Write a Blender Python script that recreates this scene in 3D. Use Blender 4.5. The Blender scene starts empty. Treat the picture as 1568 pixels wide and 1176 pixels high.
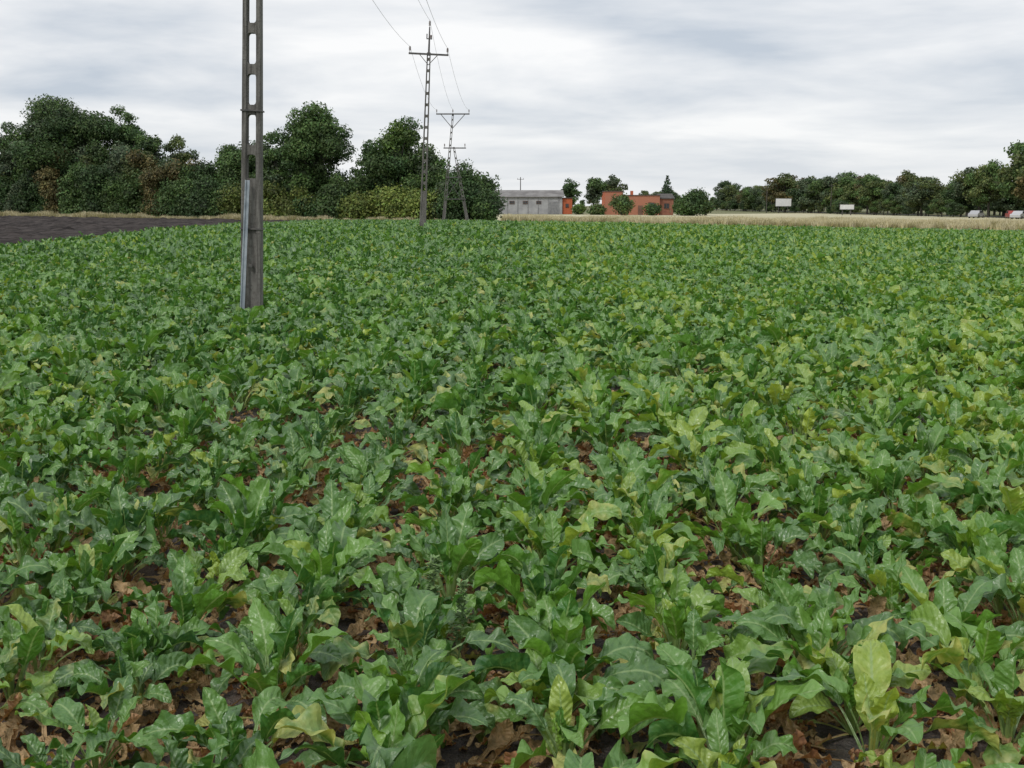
import bpy, math, random
import numpy as np
R = random.Random(7)
rng = np.random.default_rng(11)
scene = bpy.context.scene
pi = math.pi

# ------------------------------------------------------------------ helpers
def sstep(a, b, x):
    t = min(1, max(0, (x - a) / (b - a)))
    return t * t * (3 - 2 * t)

def gz(x, y):
    h = .4 * math.exp(-((y - 62) / 32) ** 2) * math.exp(-((x + 5) / 22) ** 2)
    lx = max(-75, min(60, x))
    h += -0.007 * lx * sstep(12, 60, y) * (1 - sstep(250, 600, y))
    return h

class QB:
    """quad mesh builder"""
    def __init__(s):
        s.V, s.F, s.C, s.U, s.M, s.n = [], [], [], [], [], 0
    def add(s, V, F, C=(1, 1, 1), m=0, UV=None):
        V = np.asarray(V, float).reshape(-1, 3); F = np.asarray(F, int).reshape(-1, 4)
        C = np.asarray(C, float)
        if C.ndim == 1: C = np.tile(C[:3], (len(V), 1))
        s.V.append(V); s.F.append(F + s.n); s.C.append(C)
        s.U.append(np.zeros((len(V), 2)) if UV is None else np.asarray(UV, float))
        s.M.append(np.full(len(F), m, int)); s.n += len(V)
    def tube(s, p0, p1, r0, r1, n=8, C=(1, 1, 1), m=0, cap=True):
        p0 = np.array(p0, float); p1 = np.array(p1, float)
        d = p1 - p0; d /= (np.linalg.norm(d) + 1e-9)
        a = np.array([0, 0, 1.]) if abs(d[2]) < .9 else np.array([1., 0, 0])
        u = np.cross(d, a); u /= np.linalg.norm(u); v = np.cross(d, u)
        t = np.linspace(0, 2 * pi, n, endpoint=False)
        ring = np.outer(np.cos(t), u) + np.outer(np.sin(t), v)
        V = np.vstack([p0 + ring * r0, p1 + ring * r1, p0[None], p1[None]])
        F = [[i, (i + 1) % n, n + (i + 1) % n, n + i] for i in range(n)]
        if cap:
            for i in range(0, n, 2):
                F.append([2 * n, i, (i + 1) % n, (i + 2) % n][::-1])
                F.append([2 * n + 1, n + i, n + (i + 1) % n, n + (i + 2) % n])
        s.add(V, F, C, m)
    def box(s, c, d, C=(1, 1, 1), m=0, top=None, rot=0):
        tx, ty = top if top else (1, 1)
        x, y, z = d[0] / 2, d[1] / 2, d[2] / 2
        V = np.array([[-x, -y, -z], [x, -y, -z], [x, y, -z], [-x, y, -z],
                      [-x * tx, -y * ty, z], [x * tx, -y * ty, z], [x * tx, y * ty, z], [-x * tx, y * ty, z]])
        if rot:
            cs, sn = math.cos(rot), math.sin(rot)
            V = np.column_stack([V[:, 0] * cs - V[:, 1] * sn, V[:, 0] * sn + V[:, 1] * cs, V[:, 2]])
        s.add(V + np.array(c), [[0, 3, 2, 1], [4, 5, 6, 7], [0, 1, 5, 4], [1, 2, 6, 5], [2, 3, 7, 6], [3, 0, 4, 7]], C, m)
    def mesh(s, name, mats, smooth=False):
        V = np.vstack(s.V); F = np.vstack(s.F); C = np.vstack(s.C); U = np.vstack(s.U); M = np.concatenate(s.M)
        me = bpy.data.meshes.new(name)
        me.vertices.add(len(V)); me.vertices.foreach_set('co', V.ravel())
        me.loops.add(len(F) * 4); me.polygons.add(len(F))
        me.polygons.foreach_set('loop_start', np.arange(len(F)) * 4)
        me.loops.foreach_set('vertex_index', F.ravel())
        me.polygons.foreach_set('material_index', M)
        me.polygons.foreach_set('use_smooth', np.full(len(F), smooth))
        me.update(calc_edges=True)
        ca = me.color_attributes.new('col', 'FLOAT_COLOR', 'POINT')
        ca.data.foreach_set('color', np.column_stack([C, np.ones(len(C))]).ravel())
        uv = me.uv_layers.new(name='UVMap')
        uv.data.foreach_set('uv', U[F.ravel()].ravel())
        me.validate()
        for m in mats: me.materials.append(m)
        return me
    def obj(s, name, mats, parent=None, loc=(0, 0, 0), smooth=False, link=True):
        o = bpy.data.objects.new(name, s.mesh(name, mats, smooth))
        o.location = loc
        if link: scene.collection.objects.link(o)
        if parent: o.parent = parent
        return o

def empty(name, loc=(0, 0, 0), rz=0, ry=0):
    o = bpy.data.objects.new(name, None); o.location = loc; o.rotation_euler[2] = rz; o.rotation_euler[1] = ry
    scene.collection.objects.link(o); return o

# ------------------------------------------------------------------ materials
class NT:
    def __init__(s, name):
        s.m = bpy.data.materials.new(name); s.m.use_nodes = True
        s.t = s.m.node_tree; s.b = s.t.nodes['Principled BSDF']; s.out = s.t.nodes['Material Output']
    def n(s, typ, **k):
        nd = s.t.nodes.new(typ)
        for a, v in k.items(): setattr(nd, a, v)
        return nd
    def l(s, a, b): s.t.links.new(a, b)
    def val(s, sock, v):
        if isinstance(v, bpy.types.NodeSocket): s.l(v, sock)
        else: sock.default_value = v
    def math(s, op, a, b=0, c=0, clamp=False):
        nd = s.n('ShaderNodeMath', operation=op, use_clamp=clamp)
        s.val(nd.inputs[0], a); s.val(nd.inputs[1], b); s.val(nd.inputs[2], c)
        return nd.outputs[0]
    def mapr(s, v, a, b, c=0, d=1, smooth=True):
        nd = s.n('ShaderNodeMapRange', interpolation_type='SMOOTHSTEP' if smooth else 'LINEAR')
        s.val(nd.inputs['Value'], v); nd.inputs['From Min'].default_value = a; nd.inputs['From Max'].default_value = b
        nd.inputs['To Min'].default_value = c; nd.inputs['To Max'].default_value = d
        return nd.outputs['Result']
    def mix(s, f, a, b, mode='MIX'):
        nd = s.n('ShaderNodeMix', data_type='RGBA', blend_type=mode)
        s.val(nd.inputs[0], f)
        for i, v in ((6, a), (7, b)):
            if isinstance(v, tuple): v = (*v[:3], 1)
            s.val(nd.inputs[i], v)
        return nd.outputs[2]
    def noise(s, scale, detail=4, vec=None, rough=.55):
        nd = s.n('ShaderNodeTexNoise'); nd.inputs['Scale'].default_value = scale
        nd.inputs['Detail'].default_value = detail; nd.inputs['Roughness'].default_value = rough
        if vec is not None: s.l(vec, nd.inputs['Vector'])
        return nd.outputs['Fac']
    def pos(s): return s.n('ShaderNodeNewGeometry').outputs['Position']
    def objc(s): return s.n('ShaderNodeTexCoord').outputs['Object']
    def bump(s, h, strength, dist):
        nd = s.n('ShaderNodeBump'); s.l(h, nd.inputs['Height'])
        nd.inputs['Strength'].default_value = strength; nd.inputs['Distance'].default_value = dist
        s.l(nd.outputs[0], s.b.inputs['Normal']); return nd

def simple(name, c1, c2, scale=3, rough=.8, bump=0, bd=.02, metallic=0, obj=True):
    t = NT(name); v = t.objc() if obj else t.pos()
    f = t.noise(scale, 5, v)
    f2 = t.mapr(f, .3, .7)
    t.l(t.mix(f2, c1, c2), t.b.inputs['Base Color'])
    t.b.inputs['Roughness'].default_value = rough; t.b.inputs['Metallic'].default_value = metallic
    if bump: t.bump(t.noise(scale * 6, 4, v), bump, bd)
    return t.m

def leaf_material():
    t = NT('beet_leaf')
    at = t.n('ShaderNodeAttribute', attribute_name='col')
    sp = t.n('ShaderNodeSeparateColor'); t.l(at.outputs['Color'], sp.inputs[0])
    tone, age, pet = sp.outputs[0], sp.outputs[1], sp.outputs[2]
    uv = t.n('ShaderNodeUVMap', uv_map='UVMap'); su = t.n('ShaderNodeSeparateXYZ'); t.l(uv.outputs[0], su.inputs[0])
    a = t.math('ABSOLUTE', t.math('MULTIPLY_ADD', su.outputs[0], 2, -1))
    v = su.outputs[1]
    P = t.pos(); O = t.objc()
    rnd = t.n('ShaderNodeObjectInfo').outputs['Random']
    sx = t.n('ShaderNodeSeparateXYZ'); t.l(P, sx.inputs[0])
    side = t.mapr(sx.outputs[0], -.8, 2.4)
    big = t.noise(.3, 2, P)
    k = t.math('ADD', tone, t.math('MULTIPLY', t.math('SUBTRACT', rnd, .5), .34))
    k = t.math('ADD', k, t.math('MULTIPLY', t.math('SUBTRACT', big, .5), .6))
    k = t.math('ADD', k, t.math('MULTIPLY', side, .20), clamp=True)
    rp = t.n('ShaderNodeValToRGB'); t.l(k, rp.inputs[0]); e = rp.color_ramp.elements
    e[0].position = 0; e[0].color = (.028, .098, .034, 1)
    e[1].position = 1; e[1].color = (.390, .490, .070, 1)
    x = e.new(.35); x.color = (.058, .180, .030, 1)
    x = e.new(.72); x.color = (.142, .315, .034, 1)
    col = rp.outputs[0]
    fine = t.noise(45, 2, O)
    col = t.mix(t.mapr(fine, .35, .7, 0, .3), col, (.16, .30, .06))
    pn = t.noise(15, 2, O)
    wob = t.math('MULTIPLY', t.math('SUBTRACT', pn, .5), 1.3)
    ph = t.math('ADD', t.math('SUBTRACT', t.math('MULTIPLY', v, 8.5), t.math('MULTIPLY', a, 1.5)), wob)
    tri = t.math('ABSOLUTE', t.math('SUBTRACT', t.math('FRACT', ph), .5))
    lat = t.mapr(tri, .08, .0)
    lat = t.math('MULTIPLY', lat, t.mapr(a, .9, .3))
    mid = t.mapr(a, .12, .03)
    vein = t.math('MAXIMUM', t.math('MULTIPLY', lat, .20), t.math('MULTIPLY', mid, .75))
    vein = t.math('MAXIMUM', vein, t.math('MULTIPLY', pet, .75))
    col = t.mix(vein, col, (.33, .46, .19))
    af = t.math('ADD', age, t.math('MULTIPLY', t.math('SUBTRACT', pn, .5), .6))
    af = t.math('ADD', af, t.math('MULTIPLY', t.math('MULTIPLY', a, age), .3))
    col = t.mix(t.mapr(af, .28, .62), col, (.58, .55, .16))
    dr = t.mix(t.mapr(t.math('FRACT', t.math('MULTIPLY', rnd, 7.3)), .1, .9), (.42, .19, .095), (.74, .43, .25))
    col = t.mix(t.mapr(af, .62, .85), col, dr)
    col = t.mix(t.mapr(t.math('MULTIPLY', t.mapr(af, .7, .9), fine), .42, .7), col, (.26, .11, .06))
    bf = t.n('ShaderNodeNewGeometry').outputs['Backfacing']
    col = t.mix(t.math('MULTIPLY', bf, .3), col, (.19, .30, .11))
    t.l(col, t.b.inputs['Base Color'])
    t.l(t.math('ADD', t.mapr(fine, .3, .7, .32, .48), t.math('MULTIPLY', age, .4)), t.b.inputs['Roughness'])
    t.b.inputs['Specular IOR Level'].default_value = .75
    hgt = t.math('ADD', t.math('MULTIPLY', tri, .7), t.math('MULTIPLY', t.noise(30, 2, O), 1.3))
    bp = t.bump(hgt, .6, .012)
    tr = t.n('ShaderNodeBsdfTranslucent')
    t.l(t.mix(1, col, (1.5, 1.5, .6), 'MULTIPLY'), tr.inputs[0])
    ms = t.n('ShaderNodeMixShader'); ms.inputs[0].default_value = .2
    t.l(t.b.outputs[0], ms.inputs[1]); t.l(tr.outputs[0], ms.inputs[2]); t.l(ms.outputs[0], t.out.inputs[0])
    return t.m

def foliage_material(name='tree_foliage'):
    t = NT(name)
    at = t.n('ShaderNodeAttribute', attribute_name='col')
    nz = t.noise(.8, 2, t.objc())
    col = t.mix(1, at.outputs['Color'], t.mix(t.mapr(nz, .3, .7), (.75, .75, .8), (1.2, 1.2, 1.1)), 'MULTIPLY')
    t.l(col, t.b.inputs['Base Color']); t.b.inputs['Roughness'].default_value = .6
    t.b.inputs['Specular IOR Level'].default_value = .35
    tr = t.n('ShaderNodeBsdfTranslucent'); t.l(col, tr.inputs[0])
    ms = t.n('ShaderNodeMixShader'); ms.inputs[0].default_value = .2
    t.l(t.b.outputs[0], ms.inputs[1]); t.l(tr.outputs[0], ms.inputs[2]); t.l(ms.outputs[0], t.out.inputs[0])
    return t.m

def ground_material():
    t = NT('beet_soil'); P = t.pos()
    n1 = t.noise(2.2, 6, P, .65); n2 = t.noise(18, 5, P, .7); n3 = t.noise(70, 3, P, .6)
    c = t.mix(t.mapr(n2, .3, .7), (.060, .052, .050), (.170, .150, .138))
    c = t.mix(t.mapr(n1, .5, .7, 0, .6), c, (.22, .14, .09))
    c = t.mix(t.mapr(n3, .58, .7, 0, .7), c, (.28, .20, .14))
    sx = t.n('ShaderNodeSeparateXYZ'); t.l(P, sx.inputs[0])
    far = t.mapr(sx.outputs[1], 105, 125)
    g = t.mix(t.mapr(t.noise(.05, 4, P), .35, .65), (.10, .13, .05), (.22, .20, .09))
    c = t.mix(far, c, g)
    t.l(c, t.b.inputs['Base Color']); t.b.inputs['Roughness'].default_value = .85
    t.bump(t.math('ADD', t.math('ADD', n2, t.math('MULTIPLY', n3, .4)), t.math('MULTIPLY', n1, 2)), 1, .05)
    return t.m

M_leaf = leaf_material(); M_fol = foliage_material()
M_soil = ground_material()
M_bark = simple('bark', (.05, .045, .038), (.11, .10, .085), 2, .9, .6, .05)
t = NT('pole_concrete'); O = t.objc(); mp = t.n('ShaderNodeMapping'); mp.inputs['Scale'].default_value = (14, 14, 1.2); t.l(O, mp.inputs[0])
st = t.noise(1.5, 5, mp.outputs[0]); nn = t.noise(22, 7, O, .7)
c = t.mix(t.mapr(st, .35, .65), (.085, .080, .072), (.19, .182, .165))
c = t.mix(t.mapr(nn, .48, .7, 0, .7), c, (.055, .047, .04))
t.l(c, t.b.inputs['Base Color']); t.b.inputs['Roughness'].default_value = .9; t.bump(nn, .6, .015)
M_conc = t.m
M_steel = simple('galvanised_steel', (.26, .30, .34), (.40, .44, .48), 8, .55, metallic=.25)
M_dark = simple('weathered_steel', (.07, .07, .07), (.14, .13, .12), 8, .6, metallic=.4)
M_ins = simple('insulator_ceramic', (.12, .07, .05), (.25, .22, .2), 5, .25)
M_wire = simple('aluminium_wire', (.24, .25, .26), (.30, .31, .32), 3, .5, metallic=.3)

# ------------------------------------------------------------------ ground
def sheet(name, xs, ys, mat, lift=0, fn=None, mask=None):
    X, Y = np.meshgrid(xs, ys)
    nx, ny = len(xs), len(ys)
    V = np.zeros((nx * ny, 3)); k = 0
    for j in range(ny):
        for i in range(nx):
            x, y = X[j, i], Y[j, i]
            if mask: x, y = mask(x, y)
            V[k] = (x, y, gz(x, y) + lift + (fn(x, y) if fn else 0)); k += 1
    F = [[j * nx + i, j * nx + i + 1, (j + 1) * nx + i + 1, (j + 1) * nx + i] for j in range(ny - 1) for i in range(nx - 1)]
    q = QB(); q.add(V, F); return q.obj(name, [mat], smooth=True)

def axis(lo, hi, core_lo, core_hi, step):
    a = list(np.arange(core_lo, core_hi + .01, step)); d = step; v = core_hi
    while v < hi: d *= 1.4; v += d; a.append(v)
    d = step; v = core_lo
    while v > lo: d *= 1.4; v -= d; a.insert(0, v)
    return a
sheet('ground', axis(-3000, 3000, -90, 110, 2.5), axis(-400, 4000, -6, 260, 2.5), M_soil)

from mathutils import noise as mn, Vector
def nz3(x, y, s): return mn.noise(Vector((x * s, y * s, 3.3)))
t = NT('ploughed_soil'); P = t.pos()
mp = t.n('ShaderNodeMapping'); mp.inputs['Rotation'].default_value = (0, 0, math.radians(28)); mp.inputs['Scale'].default_value = (.25, 2.2, 1); t.l(P, mp.inputs[0])
a_ = t.noise(1.2, 6, mp.outputs[0], .7); b_ = t.noise(5, 5, P, .7)
c = t.mix(t.mapr(a_, .35, .65), (.026, .022, .021), (.105, .090, .083))
c = t.mix(t.mapr(b_, .55, .75, 0, .5), c, (.155, .135, .12))
t.l(c, t.b.inputs['Base Color']); t.b.inputs['Roughness'].default_value = .95; t.b.inputs['Specular IOR Level'].default_value = .1
t.bump(t.math('ADD', a_, b_), 1, .2)
M_pl = t.m
def hedgeY(x): return 110 - x * 40 / 75
def plmask(x, y):
    y0 = -5; y1 = hedgeY(x) - 3.0
    return x, y0 + (y1 - y0) * y
sheet('ploughed_field', np.arange(-95, -17.3, .45), np.linspace(0, 1, 330), M_pl, .1,
      lambda x, y: .14 * nz3(x, y, .8) + .10 * math.sin((y + x * .53) * 3.2) + .12 * nz3(x, y, 2.1), plmask)

def endY(x): return 106 if x < -1 else 100 - .6 * x if x < 60 else 64
t = NT('mown_strip'); P = t.pos(); n_ = t.noise(.25, 6, P); n2_ = t.noise(2.5, 5, P)
c = t.mix(t.mapr(n_, .4, .6), (.19, .205, .125), (.30, .29, .21)); c = t.mix(t.mapr(n2_, .45, .7, 0, .6), c, (.18, .17, .13))
t.l(c, t.b.inputs['Base Color']); t.b.inputs['Roughness'].default_value = .95; M_mown = t.m
sheet('grass_track', np.arange(-3, 75, 2), np.linspace(0, 1, 14), M_mown, .05, None,
      lambda x, y: (x, endY(x) + .3 + y * 28))
t = NT('straw_field'); P = t.pos()
mp = t.n('ShaderNodeMapping'); mp.inputs['Scale'].default_value = (.02, .2, 1); mp.inputs['Rotation'].default_value = (0, 0, .2); t.l(P, mp.inputs[0])
n_ = t.noise(1, 6, mp.outputs[0]); n2_ = t.noise(1.5, 5, P)
c = t.mix(t.mapr(n_, .38, .62), (.42, .38, .22), (.58, .54, .37)); c = t.mix(t.mapr(n2_, .45, .7, 0, .4), c, (.33, .30, .17))
t.l(c, t.b.inputs['Base Color']); t.b.inputs['Roughness'].default_value = .95; M_straw = t.m
sheet('straw_field', np.arange(-3, 90, 2.5), np.linspace(0, 1, 30), M_straw, .1, None,
      lambda x, y: (x, endY(x) + 28.5 + y * (225 - endY(x) - 28 + x * 1.2)))

# ------------------------------------------------------------------ instancing
def proto(name, objs):
    c = bpy.data.collections.new(name)
    for o in objs: c.objects.link(o)
    return c

def scatter(name, pts, rots, scl, idx, coll):
    me = bpy.data.meshes.new(name); n = len(pts)
    me.vertices.add(n); me.vertices.foreach_set('co', np.asarray(pts, float).ravel())
    a = me.attributes.new('rot', 'FLOAT_VECTOR', 'POINT'); a.data.foreach_set('vector', np.asarray(rots, float).ravel())
    a = me.attributes.new('scl', 'FLOAT_VECTOR', 'POINT'); a.data.foreach_set('vector', np.asarray(scl, float).ravel())
    a = me.attributes.new('idx', 'INT', 'POINT'); a.data.foreach_set('value', np.asarray(idx, np.int32))
    me.update()
    o = bpy.data.objects.new(name, me); scene.collection.objects.link(o)
    g = bpy.data.node_groups.new(name + '_nodes', 'GeometryNodeTree')
    g.interface.new_socket('Geometry', in_out='INPUT', socket_type='NodeSocketGeometry')
    g.interface.new_socket('Geometry', in_out='OUTPUT', socket_type='NodeSocketGeometry')
    N = g.nodes; gi = N.new('NodeGroupInput'); go = N.new('NodeGroupOutput')
    ci = N.new('GeometryNodeCollectionInfo'); ci.inputs['Collection'].default_value = coll
    ci.inputs['Separate Children'].default_value = True; ci.inputs['Reset Children'].default_value = True
    ip = N.new('GeometryNodeInstanceOnPoints'); ip.inputs['Pick Instance'].default_value = True
    L = g.links
    L.new(gi.outputs[0], ip.inputs['Points']); L.new(ci.outputs[0], ip.inputs['Instance'])
    for nm, ty, so in (('rot', 'FLOAT_VECTOR', 'Rotation'), ('scl', 'FLOAT_VECTOR', 'Scale'), ('idx', 'INT', 'Instance Index')):
        na = N.new('GeometryNodeInputNamedAttribute'); na.data_type = ty; na.inputs['Name'].default_value = nm
        L.new(na.outputs['Attribute'], ip.inputs[so])
    L.new(ip.outputs[0], go.inputs[0])
    md = o.modifiers.new('scatter', 'NODES'); md.node_group = g
    return o

# ------------------------------------------------------------------ beet plants
UC = np.linspace(-1, 1, 9)
def beet_leaf(q, r, az, e0, Lp, Lb, W, droop, twist, age, tone, z0=.02, wave=1.0, nb=26, off0=.015):
    s_p = np.linspace(0, Lp, 6)[:-1] if Lp > 0 else np.array([])
    s_b = Lp + np.linspace(0, 1, nb) * Lb
    S = np.concatenate([s_p, s_b]); L = Lp + Lb
    p = np.array([math.cos(az) * off0, math.sin(az) * off0, z0]); prev = 0
    f = r.uniform(1.8, 3.6); phL, phR = r.uniform(0, 6.28), r.uniform(0, 6.28)
    amp = wave * r.uniform(.009, .022) * (Lb / .22); fold = r.uniform(-.1, .85); azc = r.uniform(-.5, .5)
    f2 = f * r.uniform(1.6, 2.0); phb = r.uniform(0, 6.28); sd = r.uniform(0, 99)
    asym = r.uniform(-.12, .12); we = r.uniform(.90, 1.10)
    V, C, U = [], [], []
    for s in S:
        k = s / L
        el = e0 - droop * k ** 2.3
        el += .16 * wave * math.sin(k * 9 + phb) * k
        A = az + azc * k
        d = np.array([math.cos(el) * math.cos(A), math.cos(el) * math.sin(A), math.sin(el)])
        p = p + d * (s - prev); prev = s
        b = np.array([-math.sin(A), math.cos(A), 0]); n = np.cross(d, b)
        tw = twist * max(0, k - .2)
        b, n = b * math.cos(tw) + n * math.sin(tw), n * math.cos(tw) - b * math.sin(tw)
        v = max(0, (s - Lp) / Lb)
        w = W * .5 * max(0, math.sin(pi * min(1, v) ** we)) ** .78 if v > 0 else 0
        pw = .0078 * (1 - .75 * v)
        env = math.sin(pi * min(1, v)) ** .6 if 0 < v < 1 else 0
        for u in UC:
            a = abs(u); side = phL if u < 0 else phR
            wv = w * (1 + .035 * math.sin(2 * pi * f * v + side + 1.2)) * (1 + asym * (1 if u > 0 else -1))
            off = u * (wv + pw)
            h = fold * a * wv + .5 * pw * a
            h += amp * env * a ** 1.5 * (math.sin(2 * pi * f * v + side) + .4 * math.sin(2 * pi * f2 * v + side * 2))
            if env: h += wave * env * min(1, a * 2.5) * .014 * mn.noise(Vector((u * 1.8 + sd, v * 6.5, sd)))
            V.append(p + b * off + n * h)
            C.append((tone, age, 1 if v == 0 else 0)); U.append((u * .5 + .5, min(1, v)))
    ns = len(S); F = [[j * 9 + i, j * 9 + i + 1, (j + 1) * 9 + i + 1, (j + 1) * 9 + i] for j in range(ns - 1) for i in range(8)]
    q.add(V, F, C, 0, U)

def beet_plant(seed, name, far=False):
    r = random.Random(seed); q = QB(); n = r.randint(11, 16) if not far else 9; ph = r.uniform(0, 6)
    pt = r.uniform(.20, .50); nb = 12 if far else 26
    wilt = r.uniform(0, .5)
    for i in range(n):
        f = i / (n - 1)
        e0 = math.radians(88 - 36 * f + r.uniform(-9, 9))
        Lp = .10 + .10 * math.sin(min(1, f * 1.6) * pi / 2) + r.uniform(-.02, .04)
        Lb = .155 + .070 * math.sin(min(1, f * 1.5) * pi / 2) + r.uniform(-.035, .045) + (.03 if far else 0)
        W = Lb * r.uniform(.32, .47)
        droop = .3 + (1.15 + wilt) * f + r.uniform(-.4, 1.3)
        age = 0
        x = r.random()
        if f > .6 and x < .20: age = r.uniform(.2, .5)
        elif x > .975: age = r.uniform(.25, .4)
        beet_leaf(q, r, ph + i * 2.4 + r.uniform(-.35, .35), e0, Lp, Lb, W, droop, r.uniform(-1.4, 1.4), age,
                  pt + r.uniform(-.34, .36) + (.15 if f < .2 else 0), nb=nb)
    if not far:
        for i in range(r.randint(3, 5)):
            beet_leaf(q, r, r.uniform(0, 6.28), math.radians(r.uniform(5, 28)), r.uniform(.1, .18), r.uniform(.12, .18), r.uniform(.04, .07),
                      r.uniform(.2, .8), r.uniform(-1.4, 1.4), r.uniform(.4, 1), .5, nb=14)
    return q.obj(name, [M_leaf], smooth=True, link=False)

NP = 20; NFAR = 8
c_pl = proto('sugar_beet_plants', [beet_plant(100 + i, 'sugar_beet_plant') for i in range(NP)])
c_pf = proto('sugar_beet_plants_far', [beet_plant(300 + i, 'sugar_beet_far_plant', True) for i in range(NFAR)])
A_ = [[], [], [], []]; B_ = [[], [], [], []]
x = -17.0
while x < 50:
    y = 1.3 + R.random() * .2
    ymax = endY(x)
    while y < ymax:
        lim = .56 * y + 3.2
        far = y > 30
        if abs(x) < lim:
            g = nz3(x + 3, y, .8)
            near = 1 - sstep(5, 15, y)
            pmiss = .02 + near * (.08 + (.30 if g > .14 else 0))
            if R.random() > pmiss and not (abs(x + 4.0) < .3 and abs(y - 16.8) < .3):
                px = x + R.gauss(0, .022); py = y + R.gauss(0, .04)
                s = R.uniform(.82, 1.18) * (1 + .2 * nz3(x + 40, y, .5)) * (1 - .08 * near)
                T = B_ if far else A_
                T[0].append((px, py, gz(px, py))); T[1].append((R.uniform(-.14, .14), R.uniform(-.14, .14), R.uniform(0, 6.28)))
                T[2].append((s, s, s * R.uniform(.95, 1.15))); T[3].append(R.randrange(NFAR if far else NP))
        y += R.uniform(.18, .26) * (1.18 if far else 1)
    x += .52
scatter('sugar_beet_crop', *A_, c_pl)
scatter('distant_sugar_beet_crop', *B_, c_pf)
print('plants', len(A_[0]), len(B_[0]))

lit = []
for k in range(12):
    q = QB(); r = random.Random(500 + k)
    L = r.uniform(.06, .15)
    beet_leaf(q, r, 0, r.uniform(0, .35), .0 if k % 2 else .07, L, L * r.uniform(.28, .55), r.uniform(-.8, 1.6), r.uniform(-2, 2),
              r.uniform(.8, 1.15), .5, z0=.012, wave=1.3, nb=14)
    lit.append(q.obj('dead_leaf', [M_leaf], smooth=True, link=False))
c_l = proto('dead_leaves', lit)
P_, R_, S_, I_ = [], [], [], []
def addl(y):
    x = R.uniform(-1, 1) * (.56 * y + 2)
    if nz3(x, y, 1.7) < -.33: return
    P_.append((x, y, gz(x, y) + R.uniform(.0, .045))); R_.append((R.uniform(-.6, .6), R.uniform(-.6, .6), R.uniform(0, 6.28)))
    s = R.uniform(.5, 1.15); S_.append((s, s, s)); I_.append(R.randrange(12))
for i in range(12000): addl(1.3 + 16 * R.random() ** .8)
for i in range(13000): addl(1.3 + 7 * R.random() ** .7)
scatter('dead_leaf_litter', P_, R_, S_, I_, c_l)

M_weed = simple('weed_green', (.12, .21, .07), (.20, .30, .10), 20, .6)
def weed(x, y, h, seed):
    r = random.Random(seed); q = QB(); z = gz(x, y)
    def lf(p, az, L, el):
        d = np.array([math.cos(az) * math.cos(el), math.sin(az) * math.cos(el), math.sin(el)]); b = np.array([-math.sin(az), math.cos(az), 0])
        up = np.array([0, 0, L * .1])
        V = [p, p + d * L * .5 - b * L * .24 + up, p + d * L, p + d * L * .5 + b * L * .24 + up]
        q.add(V, [[0, 1, 2, 3]])
    def stem(p, d, L, r0, lev):
        n = 8
        for i in range(n):
            d = d + np.array([r.gauss(0, .05), r.gauss(0, .05), .03]); d /= np.linalg.norm(d)
            p2 = p + d * L / n; q.tube(p, p2, r0 * (1 - i / n * .7), r0 * (1 - (i + 1) / n * .7), 6, cap=False)
            for k in range(4): lf(p2 + (p - p2) * r.random(), r.uniform(0, 6.28), r.uniform(.02, .045), r.uniform(-.3, .7))
            if lev < 1 and 1 < i < 7:
                az = r.uniform(0, 6.28); stem(p2, np.array([math.cos(az) * .4, math.sin(az) * .4, .9]), L * .26 * (1.2 - i / n), r0 * .5, lev + 1)
            p = p2
    stem(np.array([x, y, z]), np.array([0, 0, 1.]), h, .005, 0)
    q.obj('goosefoot_weed', [M_weed])
weed(-.22, 4.15, .42, 1); weed(-.34, 4.5, .40, 3)

# ------------------------------------------------------------------ poles
def zn_pole(q, H, w0, w1, base, d0=.20, d1=.15, zw=2.25, lean=0, cx=0):
    def cxz(z): return cx + lean * z / H
    def w(z): return w0 + (w1 - w0) * z / H
    def dp(z): return d0 + (d1 - d0) * z / H
    cw = lambda z: w(z) * .26
    zs = [-.4] + list(np.arange(.5, H, .5)) + [H]
    for sgn in (-1, 1):
        V, F = [], []
        for z in zs:
            xo = cxz(z) + sgn * w(z) / 2; xi = cxz(z) + sgn * (w(z) / 2 - cw(z)); d = dp(z) / 2
            bx = sgn * .012
            ring = [(xo - bx, -d), (xo, -d + .012), (xo, d - .012), (xo - bx, d), (xi + bx, d), (xi, d - .02), (xi, -d + .02), (xi + bx, -d)]
            for a, b in ring: V.append((a + base[0], b + base[1], z + base[2]))
        nr = 8
        for j in range(len(zs) - 1):
            for i in range(nr):
                F.append([j * nr + i, j * nr + (i + 1) % nr, (j + 1) * nr + (i + 1) % nr, (j + 1) * nr + i])
        t0 = (len(zs) - 1) * nr
        F += [[t0, t0 + 1, t0 + 2, t0 + 3], [t0, t0 + 3, t0 + 4, t0 + 7], [t0 + 4, t0 + 5, t0 + 6, t0 + 7]]
        q.add(V, F)
    def web(zc, hh, fil):
        n = 11; V = []; F = []
        hw = w(zc) / 2 - cw(zc) + .004; d = dp(zc) * .36
        for i in range(n):
            u = -1 + 2 * i / (n - 1); x = u * hw
            e = max(0, (abs(u) - .35) / .65); h = hh + fil * (1 - math.sqrt(max(0, 1 - e * e)))
            for zz, yy in ((zc - h, -d), (zc + h, -d), (zc + h, d), (zc - h, d)):
                V.append((base[0] + cxz(zc) + x, base[1] + yy, base[2] + zz))
        for i in range(n - 1):
            for k in range(4): F.append([i * 4 + k, (i + 1) * 4 + k, (i + 1) * 4 + (k + 1) % 4, i * 4 + (k + 1) % 4])
        q.add(V, F)
    z = -.4
    while z < zw: web(z + .1325, .134, 0); z += .265
    z = zw + .42
    while z < H - .15: web(z, .07, .06); z += .585
    web(H - .08, .078, 0)

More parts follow.
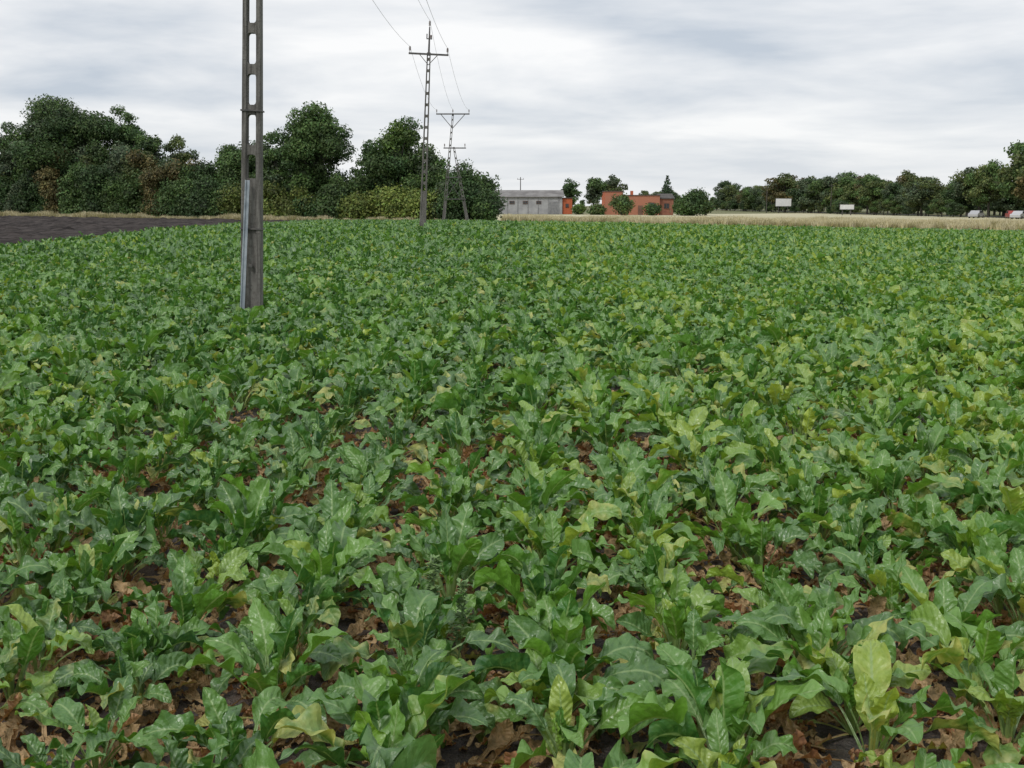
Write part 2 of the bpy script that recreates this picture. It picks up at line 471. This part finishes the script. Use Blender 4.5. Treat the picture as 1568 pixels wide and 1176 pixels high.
def insul(q, p, h=.28, m=2):
    x, y, z = p
    q.tube((x, y, z), (x, y, z + h * .5), .018, .018, 6, m=1)
    for i in range(3):
        zz = z + h * (.35 + .2 * i); q.tube((x, y, zz), (x, y, zz + h * .09), .07, .05, 10, m=m)
        q.tube((x, y, zz + h * .09), (x, y, zz + h * .2), .035, .035, 8, m=m)

def span(name, A, B, sag):
    q = QB(); A = np.array(A, float); B = np.array(B, float); n = 24; p = A
    for i in range(1, n + 1):
        t = i / n; p2 = A + (B - A) * t; p2[2] -= sag * 4 * t * (1 - t)
        q.tube(p, p2, .007, .007, 5, cap=False); p = p2
    return q.obj(name, [M_wire], smooth=True)

def pole_std(x, y, H, w0, w1, foot=False, armw=2.1, lean=0):
    e = empty('concrete_power_pole', (x, y, gz(x, y)), ry=lean)
    q = QB(); zn_pole(q, H - 1.65, w0, w1, (0, 0, 0)); q.obj('mast', [M_conc], e)
    q = QB(); za = H - 1.75
    q.box((0, -.13, za), (armw, .09, .09), m=0)
    for s in (-1, 1): q.tube((s * .5, -.13, za), (0, -.12, za - .55), .02, .02, 6)
    q.tube((0, 0, H - 1.7), (0, 0, H - .35), .055, .035, 8); q.box((0, 0, H - .95), (.3, .05, .05)); q.tube((-.13, 0, H - .93), (-.13, 0, H - .7), .03, .03, 6, m=1)
    q.obj('crossarm', [M_dark], e)
    q = QB()
    for s in (-1, 1): insul(q, (s * (armw / 2 - .06), -.13, za + .04), .34)
    insul(q, (0, 0, H - .4), .38); insul(q, (.1, -.1, H - 1.0), .25)
    q.obj('insulators', [M_dark, M_dark, M_ins], e, smooth=False)
    if foot:
        q = QB()
        V = []
        for (zz, xx) in ((-.1, -.115), (2.22, -.03)):
            for a, b in ((-.028, -.165), (.028, -.165), (.028, -.155), (-.028, -.155)): V.append((xx + a, b + (.01 if zz > 1 else 0), zz))
        q.add(V, [[0, 1, 5, 4], [1, 2, 6, 5], [2, 3, 7, 6], [3, 0, 4, 7], [4, 5, 6, 7]])
        q.tube((-.142, -.17, 0), (-.057, -.165, 2.22), .012, .012, 6)
        q.obj('cable_guard', [M_steel], e)
        q = QB()
        for zz in (3.24, 1.5): q.box((0, 0, zz), (.31 if zz > 2 else .33, .225, .022))
        q.tube((.01, -.10, .95), (.01, -.14, .95), .03, .03, 8)
        q.obj('steel_band', [M_dark], e)
    def W(p): return (x + p[0] * math.cos(lean) + p[2] * math.sin(lean), y + p[1], gz(x, y) + p[2] * math.cos(lean) - p[0] * math.sin(lean))
    return [W((-armw / 2 + .06, -.13, H - 1.4)), W((0, 0, H - .03)), W((armw / 2 - .06, -.13, H - 1.4))]
A1 = pole_std(-4.0, 16.8, 11.0, .315, .215, True, lean=math.radians(2.35))
A2 = pole_std(-4.85, 60, 11.1, .36, .19, lean=math.radians(2.8))
x3, y3 = -5.95, 105; z3 = gz(x3, y3); e = empty('a_frame_power_pole', (x3, y3, z3))
q = QB(); zn_pole(q, 10.2, .32, .17, (0, 0, 0), lean=1.0, cx=-.55); zn_pole(q, 7.2, .32, .18, (0, .0, 0), lean=-1.3, cx=1.8, d0=.24); q.obj('mast', [M_conc], e)
q = QB(); q.box((.45, -.16, 10.2), (3.1, .11, .11)); q.box((.6, -.18, 7.1), (2.1, .1, .1)); q.box((.5, -.18, 4.4), (1.5, .08, .08)); q.box((.65, -.18, 2.4), (1.9, .08, .08))
for s in (-1, 1): q.tube((.45 + s * 1.1, -.16, 10.15), (.40, -.14, 8.9), .035, .035, 6)
q.tube((-.1, -.2, 4.4), (1.15, -.2, 2.4), .03, .03, 6); q.tube((-.3, -.2, 2.4), (1.0, -.2, 4.4), .03, .03, 6)
q.obj('crossarm', [M_dark], e)
q = QB()
for xx in (-1.05, .45, 1.95): insul(q, (xx, -.16, 10.24), .4)
for xx in (-.35, 1.55): insul(q, (xx, -.18, 7.12), .4)
q.obj('insulators', [M_dark, M_dark, M_ins], e)
A3 = [(x3 + v, y3 - .16, z3 + 10.6) for v in (-1.05, .45, 1.95)]
A0 = [(a[0] + .8, a[1] - 43, a[2]) for a in A1]
for a, b in list(zip(A1, A2)) + list(zip(A2, A3)): span('overhead_wire', a, b, .75)
for a, b in zip(A0, A1): span('overhead_wire', a, b, .6)

# ------------------------------------------------------------------ trees
GREEN = dict(dark=(.054, .102, .034), mid=(.078, .138, .040), olive=(.108, .144, .048), yel=(.18, .24, .055), brown=(.150, .135, .052),
             grey=(.092, .132, .070), fresh=(.110, .185, .044), deep=(.040, .078, .035))
def cover(q, rg, c, r, col, size, dens, zmin=.05, core=True):
    c = np.array(c, float); r = np.array(r, float)
    area = 4 * pi * ((r[0] * r[1]) ** 1.6 / 3 + (r[0] * r[2]) ** 1.6 / 3 + (r[1] * r[2]) ** 1.6 / 3) ** (1 / 1.6)
    n = int(area * dens / (size * size * 1.2))
    d = rg.normal(size=(n, 3)); d /= np.linalg.norm(d, axis=1)[:, None]
    ph = rg.uniform(0, 6.28, 4)
    bum = 1 + .14 * np.sin(d[:, 0] * 5 + ph[0]) * np.sin(d[:, 2] * 6 + ph[1]) + .12 * np.sin(d[:, 1] * 8 + ph[2] + d[:, 2] * 7) + .08 * np.sin(d[:, 0] * 15 + ph[3]) * np.sin(d[:, 2] * 14)
    rad = bum * (1.12 - .6 * rg.random(n) ** 1.2)
    p = c + d * rad[:, None] * r
    keep = p[:, 2] > zmin; p = p[keep]; d = d[keep]; n = len(p)
    nr = d + .8 * rg.normal(size=(n, 3)); nr[:, 2] += .35; nr /= np.linalg.norm(nr, axis=1)[:, None]
    tt = np.cross(nr, rg.normal(size=(n, 3))); tt /= np.linalg.norm(tt, axis=1)[:, None]; bb = np.cross(nr, tt)
    s = size * rg.uniform(.55, 1.35, n)[:, None]
    V = np.stack([p - tt * s, p - bb * s * .6, p + tt * s, p + bb * s * .6], 1).reshape(-1, 3)
    F = np.arange(n * 4).reshape(-1, 4)
    C = np.array(col) * rg.uniform(.65, 1.4, n)[:, None] * np.array([1, 1, 1])
    C[:, 0] *= rg.uniform(.85, 1.2, n)
    q.add(V, F, np.repeat(C, 4, 0), 0)
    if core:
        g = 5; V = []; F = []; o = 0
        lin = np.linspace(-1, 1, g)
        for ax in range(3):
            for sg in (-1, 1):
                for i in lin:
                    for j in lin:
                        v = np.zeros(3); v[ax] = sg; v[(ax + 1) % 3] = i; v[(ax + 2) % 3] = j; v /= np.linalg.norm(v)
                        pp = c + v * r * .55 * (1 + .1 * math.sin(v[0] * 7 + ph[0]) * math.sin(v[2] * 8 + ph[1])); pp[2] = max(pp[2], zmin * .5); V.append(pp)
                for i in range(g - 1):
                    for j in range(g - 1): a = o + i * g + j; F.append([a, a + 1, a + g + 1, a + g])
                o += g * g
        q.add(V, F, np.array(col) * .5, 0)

def tree(name, x, y, H, W, cols, seed, size=.15, trunk=None, ch=.84, nl=26, link=True, dens=.9, ry=None, gap=False):
    rg = np.random.default_rng(seed); r = random.Random(seed); q = QB()
    tr = trunk if trunk is not None else H * .022
    rx = W / 2; ryy = (ry or W) / 2; rz = H * ch / 2; cc = np.array([0, 0, H - rz])
    q.tube((0, 0, -.3), (0, 0, H * .3), tr * 1.25, tr, 9, m=1, C=(1, 1, 1)); q.tube((0, 0, H * .3), (r.gauss(0, .2), r.gauss(0, .2), H * .8), tr, tr * .25, 8, m=1)
    n2 = int(nl * 1.5)
    for i in range(n2):
        d = rg.normal(size=3); d /= np.linalg.norm(d); k = r.uniform(.35, .86)
        lr = min(rx, rz) * r.uniform(.17, .36)
        if gap: lr *= .9
        p = cc + d * k * np.array([rx, ryy, rz])
        if p[2] < lr * .6: p[2] = lr * .6
        base = np.array([0, 0, H * r.uniform(.25, .55)])
        if r.random() < .75: q.tube(base, p, tr * .34, tr * .08, 6, m=1, cap=False)
        col = np.array(cols[i % len(cols)]) * r.uniform(.7, 1.35)
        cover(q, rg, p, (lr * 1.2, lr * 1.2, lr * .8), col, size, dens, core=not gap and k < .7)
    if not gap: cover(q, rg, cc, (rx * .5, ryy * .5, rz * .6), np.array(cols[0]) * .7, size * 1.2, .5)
    return q.obj(name, [M_fol, M_bark], None, (x, y, gz(x, y)) if link else (0, 0, 0), link=link)

G = GREEN
tree('oak_tree', -59, 146, 15.6, 13.5, [G['grey'], G['mid'], G['dark']], 1, nl=42, size=.17)
tree('ash_tree', -50, 146, 15.0, 7.0, [G['dark'], G['mid']], 21, nl=26)
tree('ash_tree', -68, 150, 13.2, 6.5, [G['grey'], G['mid']], 22, nl=20, gap=True)
tree('ash_tree', -45.5, 142, 12.4, 4.8, [G['dark'], G['mid']], 23, nl=16)
tree('birch_tree', -41, 137, 10.8, 5.2, [G['grey'], G['olive']], 2, nl=18)
tree('maple_tree', -31.5, 133, 10.8, 7.5, [G['mid'], G['dark']], 3, nl=22)
tree('oak_tree', -22.3, 126, 13.8, 8.8, [G['mid'], G['dark'], G['mid']], 41, nl=34, ch=.9)
tree('oak_tree', -12.6, 121, 11.4, 8.2, [G['mid'], G['fresh'], G['dark']], 5, nl=28)
tree('ash_tree', -16, 124, 9.8, 3.8, [G['mid'], G['dark']], 24, nl=12, gap=True)
tree('alder_tree', -26.8, 128, 10.4, 5.0, [G['grey'], G['mid']], 6, nl=16)
tree('maple_tree', -8.4, 119, 8.2, 5.2, [G['mid'], G['grey']], 8, nl=20)

def hedge():
    q = QB(); rg = np.random.default_rng(5); r = random.Random(5)
    ts = [0, .05, .1, .2, .3, .4, .5, .6, .7, .9, 1.3]; hs = [4.2, 5.6, 5.8, 5.4, 5.6, 6.2, 7.6, 8.9, 9.3, 9.2, 9.2]
    def hp(t): return float(np.interp(t, ts, hs))
    pal = ['mid', 'olive', 'grey', 'dark', 'mid', 'mid', 'dark']
    s = .042
    while s < 1.28:
        X = -75 * s; Y = 110 + 40 * s
        for rowk in range(3):
            x = X + r.uniform(-1, 1) - (0 if s > .06 else .8); y = Y + (3.0, 0, 6)[rowk] + r.uniform(-.6, .6)
            H = hp(s) * r.uniform(.84, 1.06) * (1, r.uniform(.45, .8), .95)[rowk]
            w = r.uniform(2.0, 3.0)
            col = np.array(G[r.choice(pal)])
            if rowk == 1 and .1 < s < .22: col = np.array(G['yel']) * r.uniform(.75, 1)
            if rowk == 1 and .3 < s < .42: col = np.array(G['yel']) * r.uniform(.6, .9)
            if rowk < 2 and .5 < s < .8 and r.random() < .12: col = np.array(G['brown'])
            z = gz(x, y); nk = 7 if H > 6 else 5
            if rowk == 2: nk = 4
            for k in range(nk):
                f = (k + .5) / nk
                lr = w * (.72 - .26 * f) * r.uniform(.75, 1.15)
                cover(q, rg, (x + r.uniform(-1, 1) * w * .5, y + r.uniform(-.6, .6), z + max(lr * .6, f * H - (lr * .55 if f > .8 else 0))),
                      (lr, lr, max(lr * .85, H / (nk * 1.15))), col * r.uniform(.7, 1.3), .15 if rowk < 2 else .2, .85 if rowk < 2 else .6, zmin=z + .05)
        s += .027
    q.obj('hedgerow_bushes', [M_fol, M_bark])
hedge()
def bush(name, x, y, W, H, cols, seed, size=.2, n=8):
    rg = np.random.default_rng(seed); r = random.Random(seed); q = QB()
    for i in range(n):
        a = r.uniform(0, 6.28); k = r.random() ** .6; lr = W * r.uniform(.18, .3); hh = H * r.uniform(.35, .75)
        p = (math.cos(a) * k * (W / 2 - lr), math.sin(a) * k * (W / 2 - lr), min(hh, H - lr * .8) if i else H - lr)
        cover(q, rg, p, (lr, lr, max(lr, p[2] * .6) * .9), np.array(cols[i % len(cols)]) * r.uniform(.8, 1.2), size, .9)
        q.tube((0, 0, 0), p, .06, .02, 5, m=1, cap=False)
    q.obj(name, [M_fol, M_bark], None, (x, y, gz(x, y)))
bush('round_bush', -2.7, 109, 4.2, 3.0, [G['dark'], G['mid']], 31, .14, 12)
bush('round_bush', -5.2, 111, 5.6, 5.2, [G['mid'], G['dark']], 32, .14, 12)

tree('linden_tree', 14.2, 272, 8.9, 5.4, [G['dark'], G['mid']], 41, size=.24, nl=14)
tree('poplar_tree', 19.2, 262, 9.8, 6.4, [G['grey'], G['mid']], 42, size=.24, nl=16)
tree('poplar_tree', 23.7, 263, 9.6, 6.4, [G['grey'], G['olive']], 43, size=.24, nl=16)
bush('round_bush', 22, 224, 6, 4.4, [G['olive'], G['mid']], 44, .24)
bush('round_bush', 28.6, 226, 4.5, 2.4, [G['mid'], G['dark']], 45, .24)
bush('round_bush', 37, 228, 8, 5.4, [G['dark'], G['mid']], 46, .24, 14)
bush('round_bush', 41, 236, 5, 3.4, [G['olive'], G['mid']], 47, .24)
bush('round_bush', 14.5, 238, 4, 2.4, [G['fresh'], G['mid']], 48, .24)
bush('round_bush', 18, 234, 5, 2.2, [G['olive'], G['mid']], 49, .24)
q = QB(); rg = np.random.default_rng(9); q.tube((0, 0, 0), (0, 0, 8.6), .2, .03, 7, m=1)
for k in range(13):
    f = k / 12; zc = 1 + f * 7.4; rr = (1 - f) * 2.3 + .25
    cover(q, rg, (0, 0, zc), (rr, rr, .42), np.array(G['deep']) * 1.1, .22, 1.0, core=False)
q.obj('spruce_tree', [M_fol, M_bark], None, (34.2, 246, gz(34, 246)))

tv = [tree('roadside_tree', 0, 0, 10.5, 7.6 + (k * 1.7) % 4, cs, 60 + k, size=.25, nl=18 + k, link=False, ch=(.80, .92, .88, .84, .95, .92, .86)[k], gap=k in (3, 6)) for k, cs in enumerate(
    [[G['dark'], G['mid']], [G['mid'], G['olive']], [G['grey'], G['mid']], [G['olive'], np.array(G['brown']) * .9], [G['dark'], G['grey']], [G['grey'], G['olive']], [G['mid'], G['olive']]])]
c_t = proto('roadside_trees', tv)
P_, R_, S_, I_ = [], [], [], []
def addt(x, y, s, i=None):
    P_.append((x, y, gz(x, y))); R_.append((0, 0, R.uniform(0, 6.28))); S_.append((s * R.uniform(.8, 1.35),) * 2 + (s,)); I_.append(R.randrange(7) if i is None else i)
y = 120
while y < 470:
    hm = (1.14 if y < 225 else 1) * (1 + .45 * nz3(y, 7, .035)) * (.82 if 225 < y < 262 else 1)
    if R.random() < .92: addt(90 + R.uniform(-3, 3), y, R.uniform(.8, 1.06) * hm, R.choice([1, 3, 6]) if y < 205 and R.random() < .4 else None)
    if R.random() < .8: addt(105 + R.uniform(-5, 5), y + 4, R.uniform(.7, 1.05) * hm)
    for k in range(3): addt(116 + R.uniform(-10, 10), y + R.uniform(-4, 4), R.uniform(.35, .8), R.choice([1, 4, 5]))
    if y > 205:
        for k in range(2): addt(86.5 + R.uniform(-1.5, 1.5), y + R.uniform(-4, 4), R.uniform(.18, .42), R.choice([1, 4, 5]))
    y += R.uniform(5, 13)
for i in range(70): addt(95 + R.uniform(-25, 250), 520 + R.uniform(-30, 120), R.uniform(.5, 1.1))
for i in range(40): addt(-150 + 8 * i + R.uniform(-2, 2), 760 + R.uniform(-30, 30), R.uniform(.6, .95))
scatter('distant_tree_row', P_, R_, S_, I_, c_t)

# ------------------------------------------------------------------ dry grass
M_dry = foliage_material('dry_grass')
def tuft(seed, h, w, n, c1, c2):
    r = random.Random(seed); q = QB()
    for i in range(n):
        a = r.uniform(0, 6.28); k = r.random() ** .5 * w; x, y = math.cos(a) * k, math.sin(a) * k
        hh = h * r.uniform(.5, 1.1); lx, ly = r.gauss(0, .16) * hh, r.gauss(0, .16) * hh; b = r.uniform(0, 6.28); bw = r.uniform(.012, .03)
        bx, by = math.cos(b) * bw, math.sin(b) * bw; f = r.random(); c = np.array(c1) * (1 - f) + np.array(c2) * f
        V = [(x - bx, y - by, 0), (x + bx, y + by, 0), (x + lx * .4 + bx * .8, y + ly * .4 + by * .8, hh * .6), (x + lx * .4 - bx * .8, y + ly * .4 - by * .8, hh * .6),
             (x + lx + bx * .4, y + ly + by * .4, hh), (x + lx - bx * .4, y + ly - by * .4, hh)]
        q.add(V, [[0, 1, 2, 3], [3, 2, 4, 5]], c)
    return q.obj('dry_grass_tuft', [M_dry], link=False)
tf = [tuft(i, .6, .45, 55, (.54, .47, .26), (.72, .66, .45)) for i in range(4)] + [tuft(10 + i, .5, .45, 55, (.25, .25, .09), (.50, .43, .24)) for i in range(3)]
c_g = proto('dry_grass_tufts', tf)
P_, R_, S_, I_ = [], [], [], []
def addg(x, y, s, green=.15):
    P_.append((x, y, gz(x, y) + .02)); R_.append((0, 0, R.uniform(0, 6.28))); S_.append((s, s, s * R.uniform(.7, 1.2))); I_.append(4 + R.randrange(3) if R.random() < green else R.randrange(4))
for i in range(10000):
    x = R.uniform(-1, 88); y = endY(x) + 27 + 32 * R.random()
    addg(x, y, R.uniform(.7, 1.15) * (1 + .5 * nz3(x, y, .12)), .15 + .35 * (nz3(x, y, .08) > .1))
for i in range(2600):
    x = R.uniform(-1, 60); addg(x, endY(x) + R.uniform(.2, 3), R.uniform(.3, .55), .85)
for i in range(4200):
    x = R.uniform(-92, -3); addg(x, hedgeY(x) - R.uniform(1.6, 4.2), R.uniform(.4, 1.0) * (1 + .6 * nz3(x, 0, .4)), .6)
for i in range(900):
    y = R.uniform(10, 118); addg(-17.2 + R.uniform(-.3, .3), y, R.uniform(.3, .5), .9)
scatter('dry_grass', P_, R_, S_, I_, c_g)

# ------------------------------------------------------------------ buildings
M_brick = NT('red_brick'); t = M_brick
bk = t.n('ShaderNodeTexBrick'); t.l(t.objc(), bk.inputs[0]); bk.inputs['Scale'].default_value = 3
bk.inputs['Color1'].default_value = (.52, .135, .055, 1); bk.inputs['Color2'].default_value = (.42, .10, .04, 1); bk.inputs['Mortar'].default_value = (.38, .16, .10, 1)
t.l(bk.outputs[0], t.b.inputs['Base Color']); t.b.inputs['Roughness'].default_value = .9; M_brick = t.m
M_wall = simple('grey_render', (.30, .30, .31), (.43, .43, .43), .6, .9)
M_roof = simple('fibre_cement_roof', (.15, .14, .135), (.26, .25, .24), .5, .85)
M_darkroof = simple('dark_roof', (.06, .055, .05), (.11, .10, .09), 1, .8)
M_glass = simple('window_glass', (.03, .035, .04), (.06, .07, .08), 1, .15)
M_white = simple('white_paint', (.72, .72, .72), (.8, .8, .8), 1, .6)
M_frame = simple('brown_window_frame', (.12, .06, .04), (.17, .09, .06), 1, .6)

def prism_roof(q, x0, x1, y0, y1, z0, h, ov=.4, m=0, th=.15):
    ym = (y0 + y1) / 2
    for sg, ya in ((-1, y0 - ov), (1, y1 + ov)):
        V = [(x0 - ov, ya, z0 - .1), (x1 + ov, ya, z0 - .1), (x1 + ov, ym, z0 + h), (x0 - ov, ym, z0 + h)]
        V2 = [(a, b, c + th) for a, b, c in V]
        q.add(V + V2, [[0, 1, 2, 3], [4, 5, 6, 7], [0, 1, 5, 4], [1, 2, 6, 5], [3, 0, 4, 7]], m=m)
def gables(q, x0, x1, y0, y1, z0, h, m=0):
    ym = (y0 + y1) / 2
    for x in (x0, x1): q.add([(x, y0, z0), (x, ym, z0), (x, y1, z0), (x, ym, z0 + h)], [[0, 1, 2, 3]], m=m)
def windows(e, specs, fm, name='windows'):
    q = QB(); f = QB()
    for x, y, z, w, h in specs:
        q.box((x, y - .03, z), (w, .08, h))
        for dx in (-w / 2 - .03, 0, w / 2 + .03): f.box((x + dx, y - .06, z), (.07, .1, h + .14))
        for dz in (-h / 2 - .04, h / 2 + .04): f.box((x, y - .055, z + dz), (w, .1, .07))
    q.obj(name, [M_glass], e); f.obj('window_frames', [fm], e)

e = empty('grey_shed', (0, 250, gz(0, 250)), 0)
q = QB(); q.box((2, 5, 1.9), (18.6, 10, 3.8)); gables(q, -7.3, 11.3, 0, 10, 3.8, 1.5); q.obj('walls', [M_wall], e)
q = QB(); prism_roof(q, -7.3, 11.3, 0, 10, 3.85, 1.4); q.obj('roof', [M_roof], e)
q = QB(); q.box((12.45, 4.2, 1.75), (2.2, 7.5, 3.5)); q.obj('brick_annex', [M_brick], e)
q = QB(); q.box((12.5, 4.2, 3.6), (2.5, 7.9, .18)); q.obj('annex_roof', [M_darkroof], e)
windows(e, [(x, -.02, 2.6, 1.0, .5) for x in (-3, 0, 3, 6)] + [(12.4, .42, 1.9, .6, .7)], M_frame)
q = QB(); q.box((9.2, -.05, 1.4), (2.0, .12, 2.8))
for k in range(8): q.box((-6 + k * 2.3 + .4, -.03, 1.9), (.16, .1, 3.7))
q.obj('door', [simple('grey_door', (.2, .2, .21), (.28, .28, .28), 2)], e)

e = empty('brick_house', (0, 236, gz(27, 236)))
q = QB(); q.box((25.6, 5, 2.1), (11.6, 9, 4.2))
q.box((21.7, 4.5, 4.62), (3.7, 7, .84)); q.obj('walls', [M_brick], e)
q = QB(); q.box((21.7, 4.5, 5.11), (4.0, 7.4, .14)); q.box((27.6, 5, 4.27), (8.0, 9.4, .14)); q.obj('roof', [M_darkroof], e)
q = QB(); q.box((33, 5.5, 1.8), (2.9, 8, 3.6)); q.obj('side_walls', [simple('brown_brick', (.22, .09, .06), (.3, .13, .08), 2)], e)
q = QB(); prism_roof(q, 31.7, 34.4, 1.5, 9.5, 3.6, .9, .3); q.obj('side_roof', [M_darkroof], e)
q = QB(); q.box((26, 6, 4.8), (.6, .6, .9)); q.obj('chimney', [M_brick], e)
windows(e, [(25.0, .47, 2.2, 1.0, .9), (29.6, .47, 2.2, 1.2, .9), (33, 1.47, 2.0, 1.0, 1.0)], M_frame)
q = QB(); q.box((27.3, .46, 1.05), (1.0, .1, 2.1)); q.obj('door', [M_frame], e)

def billboard(x, y, w, h, z):
    e = empty('billboard', (x, y, gz(x, y)), .12)
    q = QB(); q.box((0, 0, z), (w, .12, h)); q.obj('panel', [M_white], e)
    q = QB()
    for dz in (-h / 2 - .05, h / 2 + .05): q.box((0, 0, z + dz), (w + .2, .2, .1))
    for dx in (-w / 2 - .05, w / 2 + .05): q.box((dx, 0, z), (.1, .2, h))
    for dx in (-w * .3, w * .3): q.box((dx, .1, (z - h / 2 - .1) / 2), (.18, .18, z - h / 2 - .1))
    q.obj('frame', [M_dark], e)
billboard(79.5, 326, 4.7, 2.2, 3.2); billboard(78, 259, 3.4, 1.1, 2.0)
for (x, y, h) in ((75.5, 330, 9), (2.0, 262, 8.5), (60, 420, 9), (86, 300, 8)):
    e = empty('utility_pole', (x, y, gz(x, y))); q = QB(); q.tube((0, 0, -.3), (0, 0, h), .14, .09, 8); q.obj('post', [M_bark], e)
    q = QB(); q.box((0, -.12, h - .5), (1.6, .08, .1)); q.obj('crossarm', [M_dark], e)
    q = QB(); [insul(q, (v, -.12, h - .45), .25) for v in (-.7, .7)]; q.obj('insulators', [M_dark, M_dark, M_ins], e)

t = simple('asphalt', (.045, .045, .047), (.07, .07, .07), 3, .9, obj=False)
sheet('road', [97, 98.5, 100, 102], np.arange(100, 600, 10), t, .08)
def car(x, y, col, rz):
    e = empty('parked_car', (x, y, gz(x, y) + .02), rz)
    prof = [(-2.1, .35), (-2.12, .75), (-1.95, .92), (-1.3, 1.0), (-.75, 1.42), (.75, 1.45), (1.35, 1.0), (2.0, .9), (2.12, .6), (2.08, .35)]
    q = QB(); n = len(prof); V = []
    for yy, k in ((-.85, 1), (.85, 1)):
        for a, z in prof: V.append((a, yy * (.86 if z > 1.2 else 1), z))
    F = [[i, (i + 1) % n, n + (i + 1) % n, n + i] for i in range(n)]
    for o in (0, n): F += [[o, o + 1, o + 8, o + 9], [o + 1, o + 2, o + 7, o + 8], [o + 2, o + 3, o + 6, o + 7], [o + 3, o + 4, o + 5, o + 6]]
    q.add(V, F); q.obj('body', [simple('car_paint', col, col, 1, .3)], e)
    q = QB()
    for s in (-1, 1):
        for a, b in ((-.95, -.05), (.05, .98)):
            q.add([(a - .1, s * .862, 1.03), (b + .1 if b > .5 else b, s * .862, 1.03), (b - .12 if b > .5 else b, s * .757, 1.36), (a + .22 if a < -.5 else a, s * .757, 1.36)], [[0, 1, 2, 3]])
    q.obj('windows', [M_glass], e)
    q = QB()
    for a in (-1.3, 1.3):
        for s in (-1, 1): q.tube((a, s * .7, .32), (a, s * .88, .32), .32, .32, 14)
    q.obj('wheels', [M_darkroof], e)
car(84, 201, (.42, .42, .44), .9); car(86, 191, (.36, .06, .05), 1.3); car(85, 186, (.5, .5, .52), .8)

# ------------------------------------------------------------------ world, sun, camera
w = bpy.data.worlds.new("World"); scene.world = w; w.use_nodes = True
nt = w.node_tree; N = nt.nodes; L = nt.links; bg = N['Background']; out = N['World Output']
sky = N.new('ShaderNodeTexSky'); sky.sky_type = 'NISHITA'; sky.sun_disc = False
sky.sun_elevation = math.radians(48); sky.sun_rotation = math.radians(215)
L.new(sky.outputs[0], bg.inputs[0]); bg.inputs[1].default_value = .09
tc = N.new('ShaderNodeTexCoord'); sp = N.new('ShaderNodeSeparateXYZ'); L.new(tc.outputs['Generated'], sp.inputs[0])
def M(op, a, b=0):
    nd = N.new('ShaderNodeMath'); nd.operation = op
    for i, v in enumerate((a, b)):
        if isinstance(v, (int, float)): nd.inputs[i].default_value = v
        else: L.new(v, nd.inputs[i])
    return nd.outputs[0]
zz = M('ADD', M('MAXIMUM', sp.outputs[2], 0), .11)
cb = N.new('ShaderNodeCombineXYZ'); L.new(M('DIVIDE', sp.outputs[0], zz), cb.inputs[0]); L.new(M('DIVIDE', sp.outputs[1], zz), cb.inputs[1])
cb.inputs[2].default_value = 7.7
ns = N.new('ShaderNodeTexNoise'); L.new(cb.outputs[0], ns.inputs['Vector']); ns.inputs['Scale'].default_value = .8; ns.inputs['Detail'].default_value = 6; ns.inputs['Roughness'].default_value = .52
ns.inputs['Distortion'].default_value = .25
rp = N.new('ShaderNodeValToRGB'); L.new(ns.outputs[0], rp.inputs[0]); e_ = rp.color_ramp.elements
e_[0].position = .34; e_[0].color = (.57, .63, .71, 1); e_[1].position = .63; e_[1].color = (1.02, 1.02, 1.02, 1)
x_ = e_.new(.5); x_.color = (.82, .845, .88, 1)
mx = N.new('ShaderNodeMix'); mx.data_type = 'RGBA'
mr = N.new('ShaderNodeMapRange'); L.new(sp.outputs[2], mr.inputs[0]); mr.inputs[1].default_value = 0; mr.inputs[2].default_value = .09; mr.inputs[3].default_value = .75; mr.inputs[4].default_value = 0
L.new(mr.outputs[0], mx.inputs[0]); L.new(rp.outputs[0], mx.inputs[6]); mx.inputs[7].default_value = (.86, .88, .90, 1)
b2 = N.new('ShaderNodeBackground'); L.new(mx.outputs[2], b2.inputs[0]); b2.inputs[1].default_value = 1.0
ms = N.new('ShaderNodeMixShader'); ms.inputs[0].default_value = .93
L.new(bg.outputs[0], ms.inputs[1]); L.new(b2.outputs[0], ms.inputs[2]); L.new(ms.outputs[0], out.inputs[0])

sd = bpy.data.lights.new('sun', 'SUN'); sd.energy = 1.5; sd.angle = math.radians(14); sd.color = (1, .97, .92)
so = bpy.data.objects.new('sun', sd); scene.collection.objects.link(so)
so.rotation_euler = (math.radians(42), 0, math.radians(-35))

cd = bpy.data.cameras.new('camera'); cd.sensor_width = 36; cd.lens = 38.6; cd.clip_end = 6000; cd.clip_start = .05
co = bpy.data.objects.new('camera', cd); scene.collection.objects.link(co)
co.location = (0, 0, 1.9); co.rotation_euler = (math.radians(90 - 9.23), 0, 0)
scene.camera = co
scene.view_settings.view_transform = 'Standard'; scene.view_settings.look = 'None'; scene.view_settings.exposure = 0
